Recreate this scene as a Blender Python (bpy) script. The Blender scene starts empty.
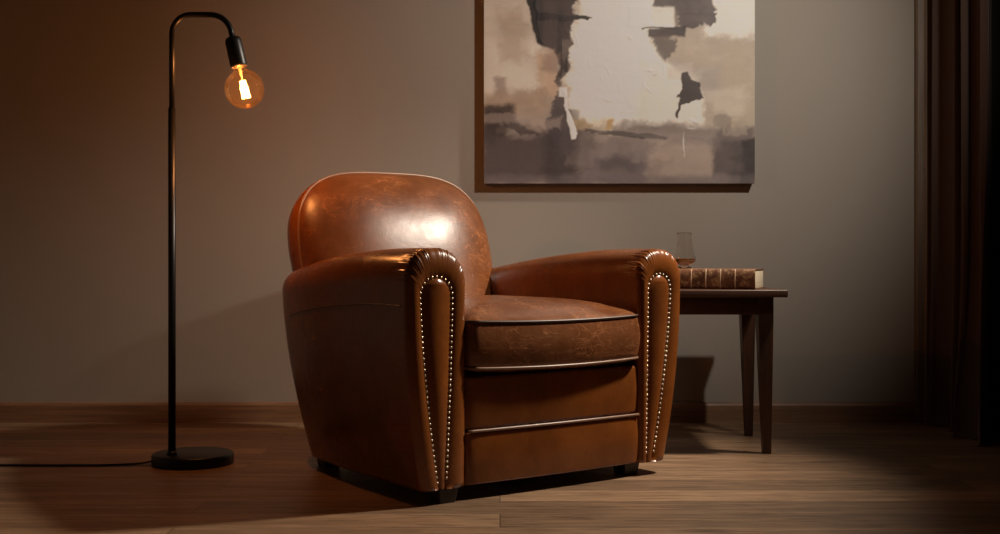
import bpy, bmesh, math, random
import numpy as np
from mathutils import Vector, Matrix, noise
random.seed(7)
C = bpy.context.scene.collection
PI = math.pi

# ------------------------------------------------------------------ helpers
def link(name, me, mat=None, parent=None, smooth=True):
    o = bpy.data.objects.new(name, me); C.objects.link(o)
    if mat: me.materials.append(mat)
    if smooth:
        for p in me.polygons: p.use_smooth = True
    if parent: o.parent = parent
    return o
def mesh(name, vs, fs):
    me = bpy.data.meshes.new(name); me.from_pydata([tuple(v) for v in vs], [], fs); me.update()
    bm = bmesh.new(); bm.from_mesh(me)
    bmesh.ops.remove_doubles(bm, verts=bm.verts, dist=1e-6)
    bmesh.ops.recalc_face_normals(bm, faces=bm.faces)
    bm.to_mesh(me); bm.free()
    return me
def thing(name, label, cat, loc=(0, 0, 0), rz=0, group=None):
    o = bpy.data.objects.new(name, None); C.objects.link(o)
    o.location = loc; o.rotation_euler = (0, 0, rz); o.empty_display_size = .1
    o['label'] = label; o['category'] = cat
    if group: o['group'] = group
    return o
def struct(o, label=None):
    o['kind'] = 'structure'
    if label: o['label'] = label
    return o
def loft(rows, closed=True, cap0=False, cap1=False):
    """rows: list of equal-length point lists"""
    n = len(rows[0]); vs = [p for r in rows for p in r]; fs = []
    m = n if closed else n - 1
    for i in range(len(rows) - 1):
        for j in range(m):
            a = i * n + j; b = i * n + (j + 1) % n
            fs.append((a, b, b + n, a + n))
    if cap0: fs.append(tuple(range(n)))
    if cap1: fs.append(tuple(range((len(rows) - 1) * n, len(rows) * n)))
    return vs, fs
def merge(parts):
    vs, fs = [], []
    for v, f in parts:
        o = len(vs); vs += list(v); fs += [tuple(i + o for i in q) for q in f]
    return vs, fs
def tube(pts, r, n=12, cap=True, closed=False):
    """swept tube along pts; r is a number or a list"""
    pts = [Vector(p) for p in pts]; N = len(pts); rows = []
    prev = None
    for i, p in enumerate(pts):
        if closed: d = pts[(i + 1) % N] - pts[i - 1]
        else: d = pts[min(i + 1, N - 1)] - pts[max(i - 1, 0)]
        d.normalize()
        if prev is None:
            a = Vector((0, 0, 1)) if abs(d.z) < .9 else Vector((1, 0, 0))
            x = d.cross(a).normalized()
        else:
            x = (prev - d * prev.dot(d)).normalized()
        prev = x; y = d.cross(x)
        rr = r[i] if isinstance(r, (list, tuple)) else r
        rows.append([p + x * rr * math.cos(2 * PI * k / n) + y * rr * math.sin(2 * PI * k / n) for k in range(n)])
    if closed: rows.append(rows[0])
    return loft(rows, True, cap and not closed, cap and not closed)
def lathe(prof, n=48, c=(0, 0, 0)):
    rows = [[(c[0] + r * math.cos(2 * PI * k / n), c[1] + r * math.sin(2 * PI * k / n), c[2] + z) for k in range(n)] for r, z in prof]
    return loft(rows, True, prof[0][0] > 1e-5, prof[-1][0] > 1e-5)
def box_bm(bm, x0, x1, y0, y1, z0, z1):
    m = Matrix.Translation(((x0 + x1) / 2, (y0 + y1) / 2, (z0 + z1) / 2)) @ Matrix.Diagonal((x1 - x0, y1 - y0, z1 - z0, 1))
    bmesh.ops.create_cube(bm, size=1, matrix=m)
def box(name, b, mat, parent=None, bev=.003, seg=3, smooth=True):
    bm = bmesh.new(); box_bm(bm, *b)
    if bev: bmesh.ops.bevel(bm, geom=bm.edges[:], offset=bev, segments=seg, affect='EDGES', profile=.5)
    me = bpy.data.meshes.new(name); bm.to_mesh(me); bm.free()
    o = link(name, me, mat, parent, False)
    if smooth and bev:
        for p in me.polygons: p.use_smooth = True
        try: me.set_sharp_from_angle(angle=math.radians(35))
        except Exception: pass
    return o
def sm(a, b, x):
    t = max(0., min(1., (x - a) / (b - a))); return t * t * (3 - 2 * t)
def lerp(tab, x):
    if x <= tab[0][0]: return tab[0][1]
    for (a, u), (b, v) in zip(tab, tab[1:]):
        if x <= b:
            return u + (v - u) * (x - a) / (b - a)
    return tab[-1][1]
def spl(tab, x):
    """smooth (Catmull-Rom) interpolation of a table"""
    xs = [t[0] for t in tab]; ys = [t[1] for t in tab]; n = len(xs)
    if x <= xs[0]: return ys[0]
    if x >= xs[-1]: return ys[-1]
    for i in range(n - 1):
        if x <= xs[i + 1]: break
    def sl(k):
        a, b = max(k - 1, 0), min(k + 1, n - 1)
        return (ys[b] - ys[a]) / (xs[b] - xs[a])
    h = xs[i + 1] - xs[i]; t = (x - xs[i]) / h
    return (2*t**3-3*t*t+1)*ys[i] + (t**3-2*t*t+t)*h*sl(i) + (-2*t**3+3*t*t)*ys[i+1] + (t**3-t*t)*h*sl(i+1)

# ------------------------------------------------------------------ materials
class NT:
    def __init__(s, name):
        s.m = bpy.data.materials.new(name); s.m.use_nodes = True
        s.t = s.m.node_tree; s.b = s.t.nodes['Principled BSDF']; s.out = s.t.nodes['Material Output']
    def n(s, typ, **kw):
        x = s.t.nodes.new(typ)
        for k, v in kw.items():
            if k in x.inputs: x.inputs[k].default_value = v
            else: setattr(x, k, v)
        return x
    def l(s, a, b): s.t.links.new(a, b)
    def ramp(s, fac, stops, interp='LINEAR'):
        r = s.n('ShaderNodeValToRGB'); e = r.color_ramp; e.interpolation = interp
        while len(e.elements) < len(stops): e.elements.new(.5)
        for q, (p, c) in zip(e.elements, stops):
            q.position = p; q.color = (c, c, c, 1) if isinstance(c, (int, float)) else (*c, 1)
        s.l(fac, r.inputs[0]); return r.outputs[0]
    def mix(s, f, a, b, mode='MIX'):
        x = s.n('ShaderNodeMix', data_type='RGBA', blend_type=mode)
        for sock, v in ((x.inputs[0], f), (x.inputs[6], a), (x.inputs[7], b)):
            if hasattr(v, 'is_output'): s.l(v, sock)
            else: sock.default_value = v if not isinstance(v, tuple) else (*v, 1)
        return x.outputs[2]
    def coord(s, scale=(1, 1, 1), rot=(0, 0, 0)):
        c = s.n('ShaderNodeTexCoord'); m = s.n('ShaderNodeMapping')
        m.inputs['Scale'].default_value = scale; m.inputs['Rotation'].default_value = rot
        s.l(c.outputs['Object'], m.inputs[0]); return m.outputs[0]
    def noise(s, vec, scale, detail=4, rough=.5, dist=0):
        x = s.n('ShaderNodeTexNoise', Scale=scale, Detail=detail, Roughness=rough, Distortion=dist)
        s.l(vec, x.inputs['Vector']); return x.outputs['Fac']
    def bump(s, h, strength=.2, dist=.01, prev=None):
        x = s.n('ShaderNodeBump', Strength=strength, Distance=dist); s.l(h, x.inputs['Height'])
        if prev: s.l(prev, x.inputs['Normal'])
        return x.outputs[0]
    def set(s, **kw):
        for k, v in kw.items():
            k = k.replace('_', ' ')
            if hasattr(v, 'is_output'): s.l(v, s.b.inputs[k])
            else: s.b.inputs[k].default_value = (*v, 1) if isinstance(v, tuple) and len(v) == 3 else v
def simple(name, col, rough=.5, metal=0., vary=.12, scale=30):
    t = NT(name); f = t.noise(t.coord(), scale)
    c = t.mix(f, tuple(x * (1 - vary) for x in col), tuple(min(1, x * (1 + vary)) for x in col))
    t.set(Base_Color=c, Roughness=rough, Metallic=metal)
    return t.m

def leather(name, dark, mid, light, rough=(.30, .42), wear=.35, crease=.25, grain=220):
    t = NT(name); v = t.coord()
    big = t.ramp(t.noise(v, 3.2, 5, .55, .4), [(.30, 0.), (.72, 1.)])
    col = t.mix(big, dark, mid)
    mot = t.ramp(t.noise(v, 14, 6, .62, .6), [(.42, 0.), (.78, .55)])
    col = t.mix(mot, col, light)
    # fine scuffs and creases : stretched noise ridges at several angles
    sc = None
    for i, (rot, scl) in enumerate((((.3, .5, .4), (5, 26, 30)), ((.9, -.4, -.7), (7, 30, 24)), ((-.5, .2, 1.3), (6, 34, 30)))):
        n_ = t.noise(t.coord(scl, rot), 1.0, 3, .6, .9)
        r = t.ramp(n_, [(.486, 0.), (.498, 1.), (.502, 1.), (.514, 0.)])
        patch = t.ramp(t.noise(v, 5 + 2 * i, 3), [(.50, 0.), (.70, 1.)])
        r = t.mix(1., r, patch, 'MULTIPLY')
        sc = r if sc is None else t.mix(1., sc, r, 'LIGHTEN')
    ve = t.n('ShaderNodeTexVoronoi', feature='DISTANCE_TO_EDGE', Scale=15.)
    dv = t.n('ShaderNodeVectorMath', operation='MULTIPLY_ADD'); nn = t.n('ShaderNodeTexNoise', Scale=9., Detail=4.); t.l(v, nn.inputs['Vector'])
    t.l(nn.outputs['Color'], dv.inputs[0]); dv.inputs[1].default_value = (.16, .16, .16); t.l(t.coord((.55, .7, 1.35), (.2, .5, .3)), dv.inputs[2]); t.l(dv.outputs[0], ve.inputs['Vector'])
    cr = t.ramp(ve.outputs['Distance'], [(0, 1.), (.022, 0.)])
    cr = t.mix(1., cr, t.ramp(t.noise(v, 7, 4), [(.46, 0.), (.60, .9)]), 'MULTIPLY')
    sc = t.mix(1., sc, cr, 'LIGHTEN')
    w = t.n('ShaderNodeMath', operation='MULTIPLY'); t.l(sc, w.inputs[0]); w.inputs[1].default_value = wear
    col = t.mix(w.outputs[0], col, tuple(min(1, x * 2.2 + .02) for x in light))
    rr = t.ramp(t.noise(v, 9, 5, .6), [(.3, rough[0]), (.7, rough[1])])
    vo = t.n('ShaderNodeTexVoronoi', Scale=grain); t.l(v, vo.inputs['Vector'])
    b1 = t.bump(vo.outputs['Distance'], .10, .0012)
    b2 = t.bump(t.noise(v, 26, 6, .65, 1.), crease, .004, b1)
    b3 = t.bump(t.noise(v, 4.5, 3, .5, .5), .16, .012, b2)
    t.set(Base_Color=col, Roughness=rr, Normal=b3)
    t.b.inputs['Specular IOR Level'].default_value = .58
    return t.m

M = {}
M['leather'] = leather('leather_chestnut', (.135, .038, .008), (.235, .070, .013), (.30, .095, .021), (.20, .31), .05, .08)
M['leather_worn'] = leather('leather_worn', (.085, .025, .007), (.185, .056, .013), (.26, .085, .022), (.30, .42), .50, .09)
M['leather_seat'] = leather('leather_seat', (.125, .042, .016), (.210, .072, .025), (.30, .120, .047), (.20, .33), .55, .20)
M['welt'] = simple('welt_leather', (.24, .13, .075), .35, 0, .2, 60)
M['welt_dark'] = simple('welt_dark_leather', (.07, .028, .014), .4, 0, .2, 60)
M['nail'] = simple('nail_metal', (.62, .47, .32), .28, 1., .2, 80)
M['darkwood'] = simple('leg_dark_wood', (.022, .012, .008), .45)
M['black_metal'] = simple('black_metal', (.010, .009, .008), .38, .3)
M['black_rubber'] = simple('cable_rubber', (.012, .009, .008), .55)

def wood(name, dark, light, axis=0, rough=(.35, .5), scale=1., bump=.12):
    t = NT(name)
    sc = [14, 14, 14]; sc[axis] = 1.1
    v = t.coord(tuple(s * scale for s in sc))
    g = t.noise(v, 1.3, 8, .62, 1.2)
    c = t.mix(t.ramp(g, [(.32, 0.), (.70, 1.)]), dark, light)
    v2 = t.coord(tuple((s * 6 if i != axis else s * 2) * scale for i, s in enumerate(sc)))
    fine = t.noise(v2, 1.5, 4, .7)
    c = t.mix(t.ramp(fine, [(.38, .45), (.55, 0.)]), c, tuple(x * .45 for x in dark))
    r = t.ramp(g, [(.3, rough[1]), (.7, rough[0])])
    t.set(Base_Color=c, Roughness=r, Normal=t.bump(fine, bump, .002))
    return t.m
M['walnut'] = wood('table_walnut', (.040, .016, .008), (.085, .034, .016), 0)
M['walnut_v'] = wood('table_leg_walnut', (.040, .016, .008), (.080, .032, .015), 2)
M['base'] = wood('baseboard_oak', (.20, .105, .055), (.33, .18, .10), 0, (.4, .55))
M['trimwood'] = wood('trim_wood', (.15, .105, .07), (.22, .155, .105), 2, (.5, .6))

def floor_mat():
    t = NT('floor_planks')
    tc = t.n('ShaderNodeTexCoord')
    br = t.n('ShaderNodeTexBrick', offset=.37, Scale=1.0)
    br.inputs['Brick Width'].default_value = 2.1; br.inputs['Row Height'].default_value = .152
    br.inputs['Mortar Size'].default_value = .0011; br.inputs['Mortar Smooth'].default_value = .15
    br.inputs['Color1'].default_value = (0, 0, 0, 1); br.inputs['Color2'].default_value = (1, 1, 1, 1)
    br.inputs['Mortar'].default_value = (.5, .5, .5, 1)
    t.l(tc.outputs['Object'], br.inputs['Vector'])
    # each plank its own grain : shift the coordinates by the plank's random value
    mp = t.n('ShaderNodeMapping'); mp.inputs['Scale'].default_value = (1.1, 13, 1)
    t.l(tc.outputs['Object'], mp.inputs[0])
    add = t.n('ShaderNodeVectorMath', operation='MULTIPLY_ADD'); t.l(br.outputs['Color'], add.inputs[0])
    add.inputs[1].default_value = (7, 31, 9); t.l(mp.outputs[0], add.inputs[2])
    g = t.noise(add.outputs[0], 1.1, 9, .60, 1.6)
    g2 = t.noise(add.outputs[0], 6.0, 5, .7, .4)
    c = t.mix(t.ramp(g, [(.30, 0.), (.68, 1.)]), (.215, .125, .068), (.44, .275, .162))
    c = t.mix(t.ramp(g2, [(.38, .65), (.54, 0.)]), c, (.10, .058, .033))
    sh = t.ramp(br.outputs['Color'], [(0, .62), (1, 1.14)])
    c = t.mix(1., c, sh, 'MULTIPLY')
    # knots
    mk = t.n('ShaderNodeMapping'); mk.inputs['Scale'].default_value = (1.1, 3.4, 1); t.l(tc.outputs['Object'], mk.inputs[0])
    vo = t.n('ShaderNodeTexVoronoi', Scale=1.6); t.l(mk.outputs[0], vo.inputs['Vector'])
    k = t.ramp(vo.outputs['Distance'], [(.0, .85), (.06, .6), (.16, 0.)])
    c = t.mix(k, c, (.07, .04, .025))
    c = t.mix(br.outputs['Fac'], c, (.03, .02, .014))
    rr = t.ramp(g, [(.3, .46), (.7, .34)])
    b = t.bump(br.outputs['Fac'], .5, -.002)
    b = t.bump(g2, .15, .0015, b)
    t.set(Base_Color=c, Roughness=rr, Normal=b)
    return t.m
M['floor'] = floor_mat()
def wall_mat():
    t = NT('wall_paint'); v = t.coord()
    f = t.noise(v, 1.7, 5, .6)
    c = t.mix(f, (.315, .275, .232), (.350, .308, .262))
    b = t.bump(t.noise(v, 130, 3, .6), .12, .002)
    b = t.bump(t.noise(v, 6, 3, .6), .08, .006, b)
    t.set(Base_Color=c, Roughness=.75, Normal=b)
    return t.m
M['wall'] = wall_mat()
M['ceiling'] = simple('ceiling_paint', (.22, .20, .18), .9, 0, .05)
def fabric(name, a, b):
    t = NT(name); v = t.coord((60, 60, 260))
    f = t.noise(v, 3, 3)
    t.set(Base_Color=t.mix(f, a, b), Roughness=.85, Normal=t.bump(f, .2, .001))
    t.b.inputs['Sheen Weight'].default_value = .25
    return t.m
M['curtain'] = fabric('curtain_fabric', (.065, .034, .024), (.095, .053, .037))

# ------------------------------------------------------------------ camera
H = .65; F = 1210.
cam = bpy.data.cameras.new('camera'); co = bpy.data.objects.new('camera', cam); C.objects.link(co)
cam.sensor_width = 36; cam.lens = F / 1000 * 36; cam.shift_y = -(267 - 255) / 1000.
cam.clip_start = .05
co.location = (0, 0, H); co.rotation_euler = (PI / 2, 0, 0)
bpy.context.scene.camera = co

# ------------------------------------------------------------------ room
WY = 4.71; RX = 1.80; LX = -2.9; CZ = 2.65; FY = -1.2
struct(box('floor', (LX - .1, RX + .3, FY, WY + .1, -.08, 0), M['floor'], bev=0))
struct(box('wall_back', (LX - .1, RX + .12, WY, WY + .1, 0, CZ), M['wall'], bev=0))
struct(box('wall_left', (LX - .1, LX, FY, WY, 0, CZ), M['wall'], bev=0))
struct(box('ceiling', (LX - .1, RX + .3, FY, WY + .1, CZ, CZ + .08), M['ceiling'], bev=0))
# right wall with an opening for a tall window
wy0, wy1, wz1 = 2.7, 4.50, 2.25
bm = bmesh.new()
box_bm(bm, RX, RX + .12, FY, wy0, 0, CZ); box_bm(bm, RX, RX + .12, wy1, WY, 0, CZ); box_bm(bm, RX, RX + .12, wy0, wy1, wz1, CZ)
me = bpy.data.meshes.new('wall_right'); bm.to_mesh(me); bm.free()
struct(link('wall_right', me, M['wall'], None, False))
# baseboards : board with a small eased top edge
def baseboard(name, p0, p1, nrm):
    prof = [(0, 0), (.016, 0), (.016, .066), (.013, .073), (.009, .078), (0, .078)]
    rows = [[(p[0] + nrm[0] * a, p[1] + nrm[1] * a, z) for a, z in prof] for p in (p0, p1)]
    v, f = loft(rows, True, True, True)
    return struct(link(name, mesh(name, v, f), M['base'], None, False))
baseboard('baseboard_back', (LX, WY), (1.612, WY), (0, -1))
baseboard('baseboard_left', (LX, FY), (LX, WY - .016), (1, 0))
# corner casing strip beside the window
def casing():
    prof = [(1.612, 0), (1.612, -.018), (1.618, -.026), (1.640, -.030), (1.648, -.038), (1.672, -.038), (1.676, -.030), (1.676, 0)]
    rows = [[(x, WY + y, z) for x, y in prof] for z in (0, CZ)]
    v, f = loft(rows, True, True, True)
    return struct(link('trim_1', mesh('trim', v, f), M['trimwood'], None, False))
casing()
# window in the right wall (night behind it)
wroot = thing('window_1', 'tall dark window beside the curtain', 'window', (RX + .06, wy0, 0)); del wroot['category']; struct(wroot)
def wb(name, b, m, p=wroot):
    return box(name, (b[0] - RX - .06, b[1] - RX - .06, b[2] - wy0, b[3] - wy0, b[4], b[5]), m, p, .002, 2)
M['winframe'] = simple('window_frame_paint', (.03, .022, .018), .5)
bm = bmesh.new()
for b in ((RX, RX + .1, wy0, wy0 + .06, 0, wz1), (RX, RX + .1, wy1 - .06, wy1, 0, wz1), (RX, RX + .1, wy0 + .06, wy1 - .06, wz1 - .06, wz1), (RX, RX + .1, wy0 + .06, wy1 - .06, 0, .07), (RX + .02, RX + .08, 3.57, 3.63, .07, wz1 - .06)):
    box_bm(bm, b[0] - RX - .06, b[1] - RX - .06, b[2] - wy0, b[3] - wy0, b[4], b[5])
me = bpy.data.meshes.new('window_frame'); bm.to_mesh(me); bm.free(); link('window_frame', me, M['winframe'], wroot, False)
gm = NT('window_glass'); gm.set(Base_Color=(.02, .02, .022), Roughness=.05)
gn = gm.noise(gm.coord(), 3); gm.l(gm.ramp(gn, [(0, .04), (1, .07)]), gm.b.inputs['Roughness'])
wb('window_pane', (RX + .045, RX + .055, wy0 + .05, wy1 - .05, .06, wz1 - .05), gm.m)

# ------------------------------------------------------------------ armchair
ang = math.radians(35.6)
U = Vector((math.cos(ang), math.sin(ang), 0)); V = Vector((-math.sin(ang), math.cos(ang), 0))
FL = Vector((-.151, 3.146, 0)); YO = .42
root = FL + U * .388 + V * YO
chair = thing('armchair', 'worn chestnut leather club armchair with nailhead-trimmed arms, standing on wooden floor', 'armchair', root, ang)
def L(x, t, z): return (x, t - YO, z)
ZB = .039
ZT = [(0, .668), (.12, .669), (.27, .664), (.53, .640), (.82, .594)]      # arm height along the depth
XI, XO, XB = .303, .492, .446
Rr = .027
def arm_outline(w, ztop, NA=220, NS=40):
    """open curve inner bottom -> arch -> outer bottom ; also unit normals. w = 0 front .. 1 rear"""
    nar = .060 * max(0, (w - .40) / .60) ** 2.0
    xo = XO - nar; r = (xo - XI) / 2; zc = ztop - r * .98
    pts = []
    for i in range(NS):
        z = ZB + (zc - ZB) * i / NS; pts.append((XI, z))
    for i in range(NA + 1):
        a = PI - PI * i / NA
        ca, sa = math.cos(a), math.sin(a)
        pts.append((XI + r + r * math.copysign(abs(ca) ** .92, ca), zc + (ztop - zc) * abs(sa) ** .92))
    for i in range(1, NS + 1):
        z = zc + (ZB - zc) * i / NS; q = (z - ZB) / (zc - ZB)
        pts.append((XB - nar * .6 + (xo - XB + nar * .6) * (1 - (1 - q) ** 2.15), z))
    nr = []
    for i in range(len(pts)):
        a = pts[max(i - 1, 0)]; b = pts[min(i + 1, len(pts) - 1)]
        dx, dz = b[0] - a[0], b[1] - a[1]; l = math.hypot(dx, dz)
        nr.append((-dz / l, dx / l))
    return pts, nr, NS, NA
def Tz(z): return .738 + .165 * (1 - (1 - min(1, max(0, (z - ZB) / .52))) ** 1.5)
def offset_pts(pts, nr, o0):
    out = []
    for (x, z), (nx, nz) in zip(pts, nr):
        k = min(1, max(0, (z - ZB) / .05))
        o = o0
        out.append((x - nx * o, max(ZB, z - nz * o * k)))
    return out
PAN = dict(xi=.357, xo=.449, bi=.378, bo=.393, zt=.588)
def panel_curve(NS, NA):
    r = (PAN['xo'] - PAN['xi']) / 2; zc = PAN['zt'] - r * 1.05; pts = []
    for i in range(NS):
        u = i / NS; pts.append((PAN['bi'] + (PAN['xi'] - PAN['bi']) * (1 - (1 - u) ** 1.35), ZB + (zc - ZB) * u))
    for i in range(NA + 1):
        a = PI - PI * i / NA
        pts.append((PAN['xi'] + r + r * math.cos(a), zc + (PAN['zt'] - zc) * math.sin(a)))
    for i in range(1, NS + 1):
        u = 1 - i / NS; pts.append((PAN['bo'] + (PAN['xo'] - PAN['bo']) * (1 - (1 - u) ** 1.45), ZB + (zc - ZB) * u))
    return pts
def toward(pts, u):
    Q = panel_curve(40, 220 if len(pts) > 200 else 60)
    return [(a + (c - a) * u, b + (d - b) * u) for (a, b), (c, d) in zip(pts, Q)]
OFFM = .027 * (1 - math.cos(math.radians(132)))
def make_arm(sg):
    global XB, XO
    if sg > 0: XB = .412; XO = .482; PAN.update(xi=.341, xo=.424, bi=.332, bo=.350)
    rows = []
    def add(w_t, off, pleat):
        """w_t : depth t"""
        w = w_t / .82
        ztop = spl(ZT, w_t)
        pts, nr, NS, NA = arm_outline(max(0, w), ztop)
        row = []
        P = toward(pts, off / OFFM) if w_t < .03 else offset_pts(pts, nr, off)
        for i, (x, z) in enumerate(P):
            # pleats gathered around the arch
            if pleat > 0 and NS <= i <= NS + NA:
                th = (i - NS) / NA
                win = sm(-.04, .10, th) * sm(1.04, .90, th)
                ph = th * 27 + .9 * math.sin(th * 17) + .5 * math.sin(th * 41)
                d = pleat * .8 * win * (.0013 * math.sin(2 * PI * ph) + .0009 * math.sin(2 * PI * ph * 1.37 + 1) + .0009 * (abs(math.sin(PI * ph * .5 + 1)) - .6))
                x += nr[i][0] * d; z += nr[i][1] * d
            zz = z
            t = w_t if w_t < .1 else .1 + (w_t - .1) * (Tz(zz) - .1) / (.82 - .1)
            # pull the seam that runs along the side
            row.append((x, t, zz))
        # underside
        a, b = row[-1], row[0]
        for k in range(1, 5):
            row.append((a[0] + (b[0] - a[0]) * k / 5, a[1] + (b[1] - a[1]) * k / 5, ZB))
        rows.append(row)
    # front roll, from the recess forward and back out
    for k in range(14, -1, -1):
        phi = math.radians(132) * k / 14
        add(Rr * (1 - math.sin(phi)) + .0, Rr * (1 - math.cos(phi)), sm(1.05, .55, phi / PI))
    for tt in (.034, .042, .052, .064, .078, .095, .115, .14):
        add(tt, 0 + .002 * math.sin((tt - .027) * 30) * 0, sm(.085, .02, tt))
    for tt in [.14 + (.73 - .14) * k / 26 for k in range(1, 27)]: add(tt, 0, 0)
    R2 = .09
    for k in range(1, 9):
        phi = PI / 2 * k / 8
        add(.73 + R2 * math.sin(phi), .046 * (1 - math.cos(phi)), 0)
    rows = [[L(sg * x, t, z) for x, t, z in r] for r in rows]
    v, f = loft(rows, True, False, True)
    arm = link('arm', mesh('arm', v, f), M['leather'], chair)
    # inset front panel
    pts, nr, NS, NA = arm_outline(0, ZT[0][1], 60, 40)
    OFF = Rr * (1 - math.cos(math.radians(130)))
    P = toward(pts, .97); n = len(P); K = 10; prow = []
    for i in range(n // 2 + 1):
        a, b = P[i], P[n - 1 - i]; row = []
        wd = abs(b[0] - a[0])
        for k in range(K + 1):
            u = k / K; bul = .012 * (1 - (2 * u - 1) ** 2) * min(1, wd / .07)
            row.append(L(sg * (a[0] + (b[0] - a[0]) * u), Rr * .24 - bul, a[1] + (b[1] - a[1]) * u))
        prow.append(row)
    v, f = loft(prow, False)
    pn = link('arm_panel', mesh('arm_panel', v, f), M['leather'], arm)
    # nail positions: evenly along the open curve between roll and panel
    Q = toward(pts, .93)
    nails = []; acc = 0; prev = Q[0]; step = .0142; last = 0
    for i in range(1, n):
        a, b = Q[i - 1], Q[i]; seg = math.hypot(b[0] - a[0], b[1] - a[1]); pos = 0
        while acc + seg - pos >= step:
            pos += step - acc; acc = 0; u = pos / seg
            nails.append((a[0] + (b[0] - a[0]) * u, a[1] + (b[1] - a[1]) * u))
        acc += seg - pos
    nails = [(x, z) for x, z in nails if z > ZB + .018]
    # seams : along the outer side under the roll, and a short cross seam at the front
    sp = []
    for k in range(60):
        t = .03 + .66 * k / 59; w = t / .82; nar = .060 * max(0, (w - .40) / .60) ** 2.0
        zt = spl(ZT, t); z = zt - .150; pt, n_, a_, b_ = arm_outline(w, zt, 40, 30)
        zc = zt - (XO - nar - XI) / 2 * .98; q = (z - ZB) / (zc - ZB)
        xo = XB - nar * .6 + (XO - nar - XB + nar * .6) * (1 - max(0, 1 - q) ** 2.15)
        tt = t if t < .1 else .1 + (t - .1) * (Tz(z) - .1) / .72
        sp.append(L(sg * (xo - .0002), tt, z))
    v, f = tube(sp, .0016, 8)
    link('seam', mesh('seam', v, f), M['welt_dark'], arm)
    return arm, nails
armL, nailsL = make_arm(-1)
armR, nailsR = make_arm(1)
def dome(r, n=10):
    return lathe([(r, -.0006), (r, .0002), (r * .86, r * .42), (r * .5, r * .72), (.00001, r * .82)], n)
def nail_mesh():
    v, f = dome(.0042)
    v = [(x, -z, y) for x, y, z in v]      # facing the front (-y)
    return mesh('nail', v, f)
nm = nail_mesh(); nm.materials.append(M['nail'])
for p in nm.polygons: p.use_smooth = True
TN = .0048
cnt = 0; rest = []
allr = [('L', -1, x, z) for x, z in nailsL] + [('R', 1, x, z) for x, z in nailsR]
first = None
for sd, sg, x, z in allr:
    if cnt < 100:
        o = bpy.data.objects.new('nail', nm) if first is None else first.copy()
        first = first or o
        C.objects.link(o); o.parent = armL if sd == 'L' else armR
        o.location = L(sg * x, TN, z); cnt += 1
    else:
        v, f = dome(.0042)
        rest.append(([(sg * x + a, TN - YO - c, z + b) for a, b, c in v], f))
if rest:
    v, f = merge(rest); o = link('nail_row', mesh('nail_row', v, f), M['nail'], armR); o['kind'] = 'stuff'

# --- back : face, welt and outer shell
BW, BH, BC, BN = .368, .328, .60, 3.45
def t_welt(z): return .818 + .28 * (z - .50)
def t_rear(z): return spl([(.045, .735), (.30, .835), (.56, .945), (.75, 1.005), (.93, 1.005)], z)
def back_outline(NA=90, NS=24, zlow=.36):
    pts = []
    for i in range(NS): pts.append((-BW, zlow + (BC - zlow) * i / NS))
    for i in range(NA + 1):
        a = PI - PI * i / NA; ca, sa = math.cos(a), math.sin(a)
        pts.append((BW * math.copysign(abs(ca) ** (2 / BN), ca), BC + BH * abs(sa) ** (2 / BN)))
    for i in range(1, NS + 1): pts.append((BW, BC + (zlow - BC) * i / NS))
    # the sides lean in a little towards the seat
    pts = [(x * (1 - .05 * sm(.66, .40, z)), z) for x, z in pts]
    # resample evenly
    d = [0]
    for a, b in zip(pts, pts[1:]): d.append(d[-1] + math.hypot(b[0] - a[0], b[1] - a[1]))
    n = 140; out = []; j = 0
    for i in range(n):
        s = d[-1] * i / (n - 1)
        while j < len(d) - 2 and d[j + 1] < s: j += 1
        u = (s - d[j]) / max(1e-9, d[j + 1] - d[j])
        out.append((pts[j][0] + (pts[j + 1][0] - pts[j][0]) * u, pts[j][1] + (pts[j + 1][1] - pts[j][1]) * u))
    return out
O = back_outline()
nb = [(-BW * .95 + 2 * BW * .95 * k / 30, .36) for k in range(29, 0, -1)]
ring = O + nb
cen = (0, .595); rows = []
KR = 40
for k in range(KR + 1):
    r = 1 - (1 - k / KR) ** 2 if False else k / KR
    rr = math.sin(PI / 2 * r)            # denser near the rim
    row = []
    for x, z in ring:
        X = cen[0] + (x - cen[0]) * rr; Z = cen[1] + (z - cen[1]) * rr
        b = .122 * max(0, 1 - rr ** 3.1) ** .66
        # lumbar fullness
        row.append(L(X, t_welt(Z) - b + .0, Z))
    rows.append(row)
v, f = loft(rows, True)
back = link('backrest', mesh('backrest', v, f), M['leather_worn'], chair)
wp = [L(x, t_welt(z) + .000, z) for x, z in O]
v, f = tube(wp, .0045, 10)
link('piping', mesh('piping', v, f), M['welt'], back)
# shell
full = [(-BW * .95 * (.86 + .14 * i / 12), ZB + (.36 - ZB) * i / 12) for i in range(12)] + O + [(BW * .95 * (.86 + .14 * i / 12), ZB + (.36 - ZB) * i / 12) for i in range(11, -1, -1)]
def nrm2(P):
    nr = []
    for i in range(len(P)):
        a = P[max(i - 1, 0)]; b = P[min(i + 1, len(P) - 1)]
        dx, dz = b[0] - a[0], b[1] - a[1]; l = math.hypot(dx, dz) or 1
        nr.append((-dz / l, dx / l))
    return nr
NR = nrm2(full)
rows = []
for off, fr in ((-.012, .0), (.0, .0), (.002, .03), (.004, .10), (.006, .25), (.006, .42), (.003, .60), (-.003, .76), (-.013, .88), (-.030, .96), (-.05, .995), (-.09, 1.02)):
    row = []
    for (x, z), (nx, nz) in zip(full, NR):
        k = min(1, max(0, (z - ZB) / .06)) if nz < 0 else 1
        X, Z = x + nx * off, max(ZB, z + nz * off * k)
        Z -= .035 * fr ** 1.3 * sm(.70, .92, z)
        a = min(t_welt(Z), t_rear(Z) - .10) if Z < .5 else t_welt(Z)
        row.append(L(X, a + (t_rear(Z) - a) * fr, Z))
    rows.append(row)
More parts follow.
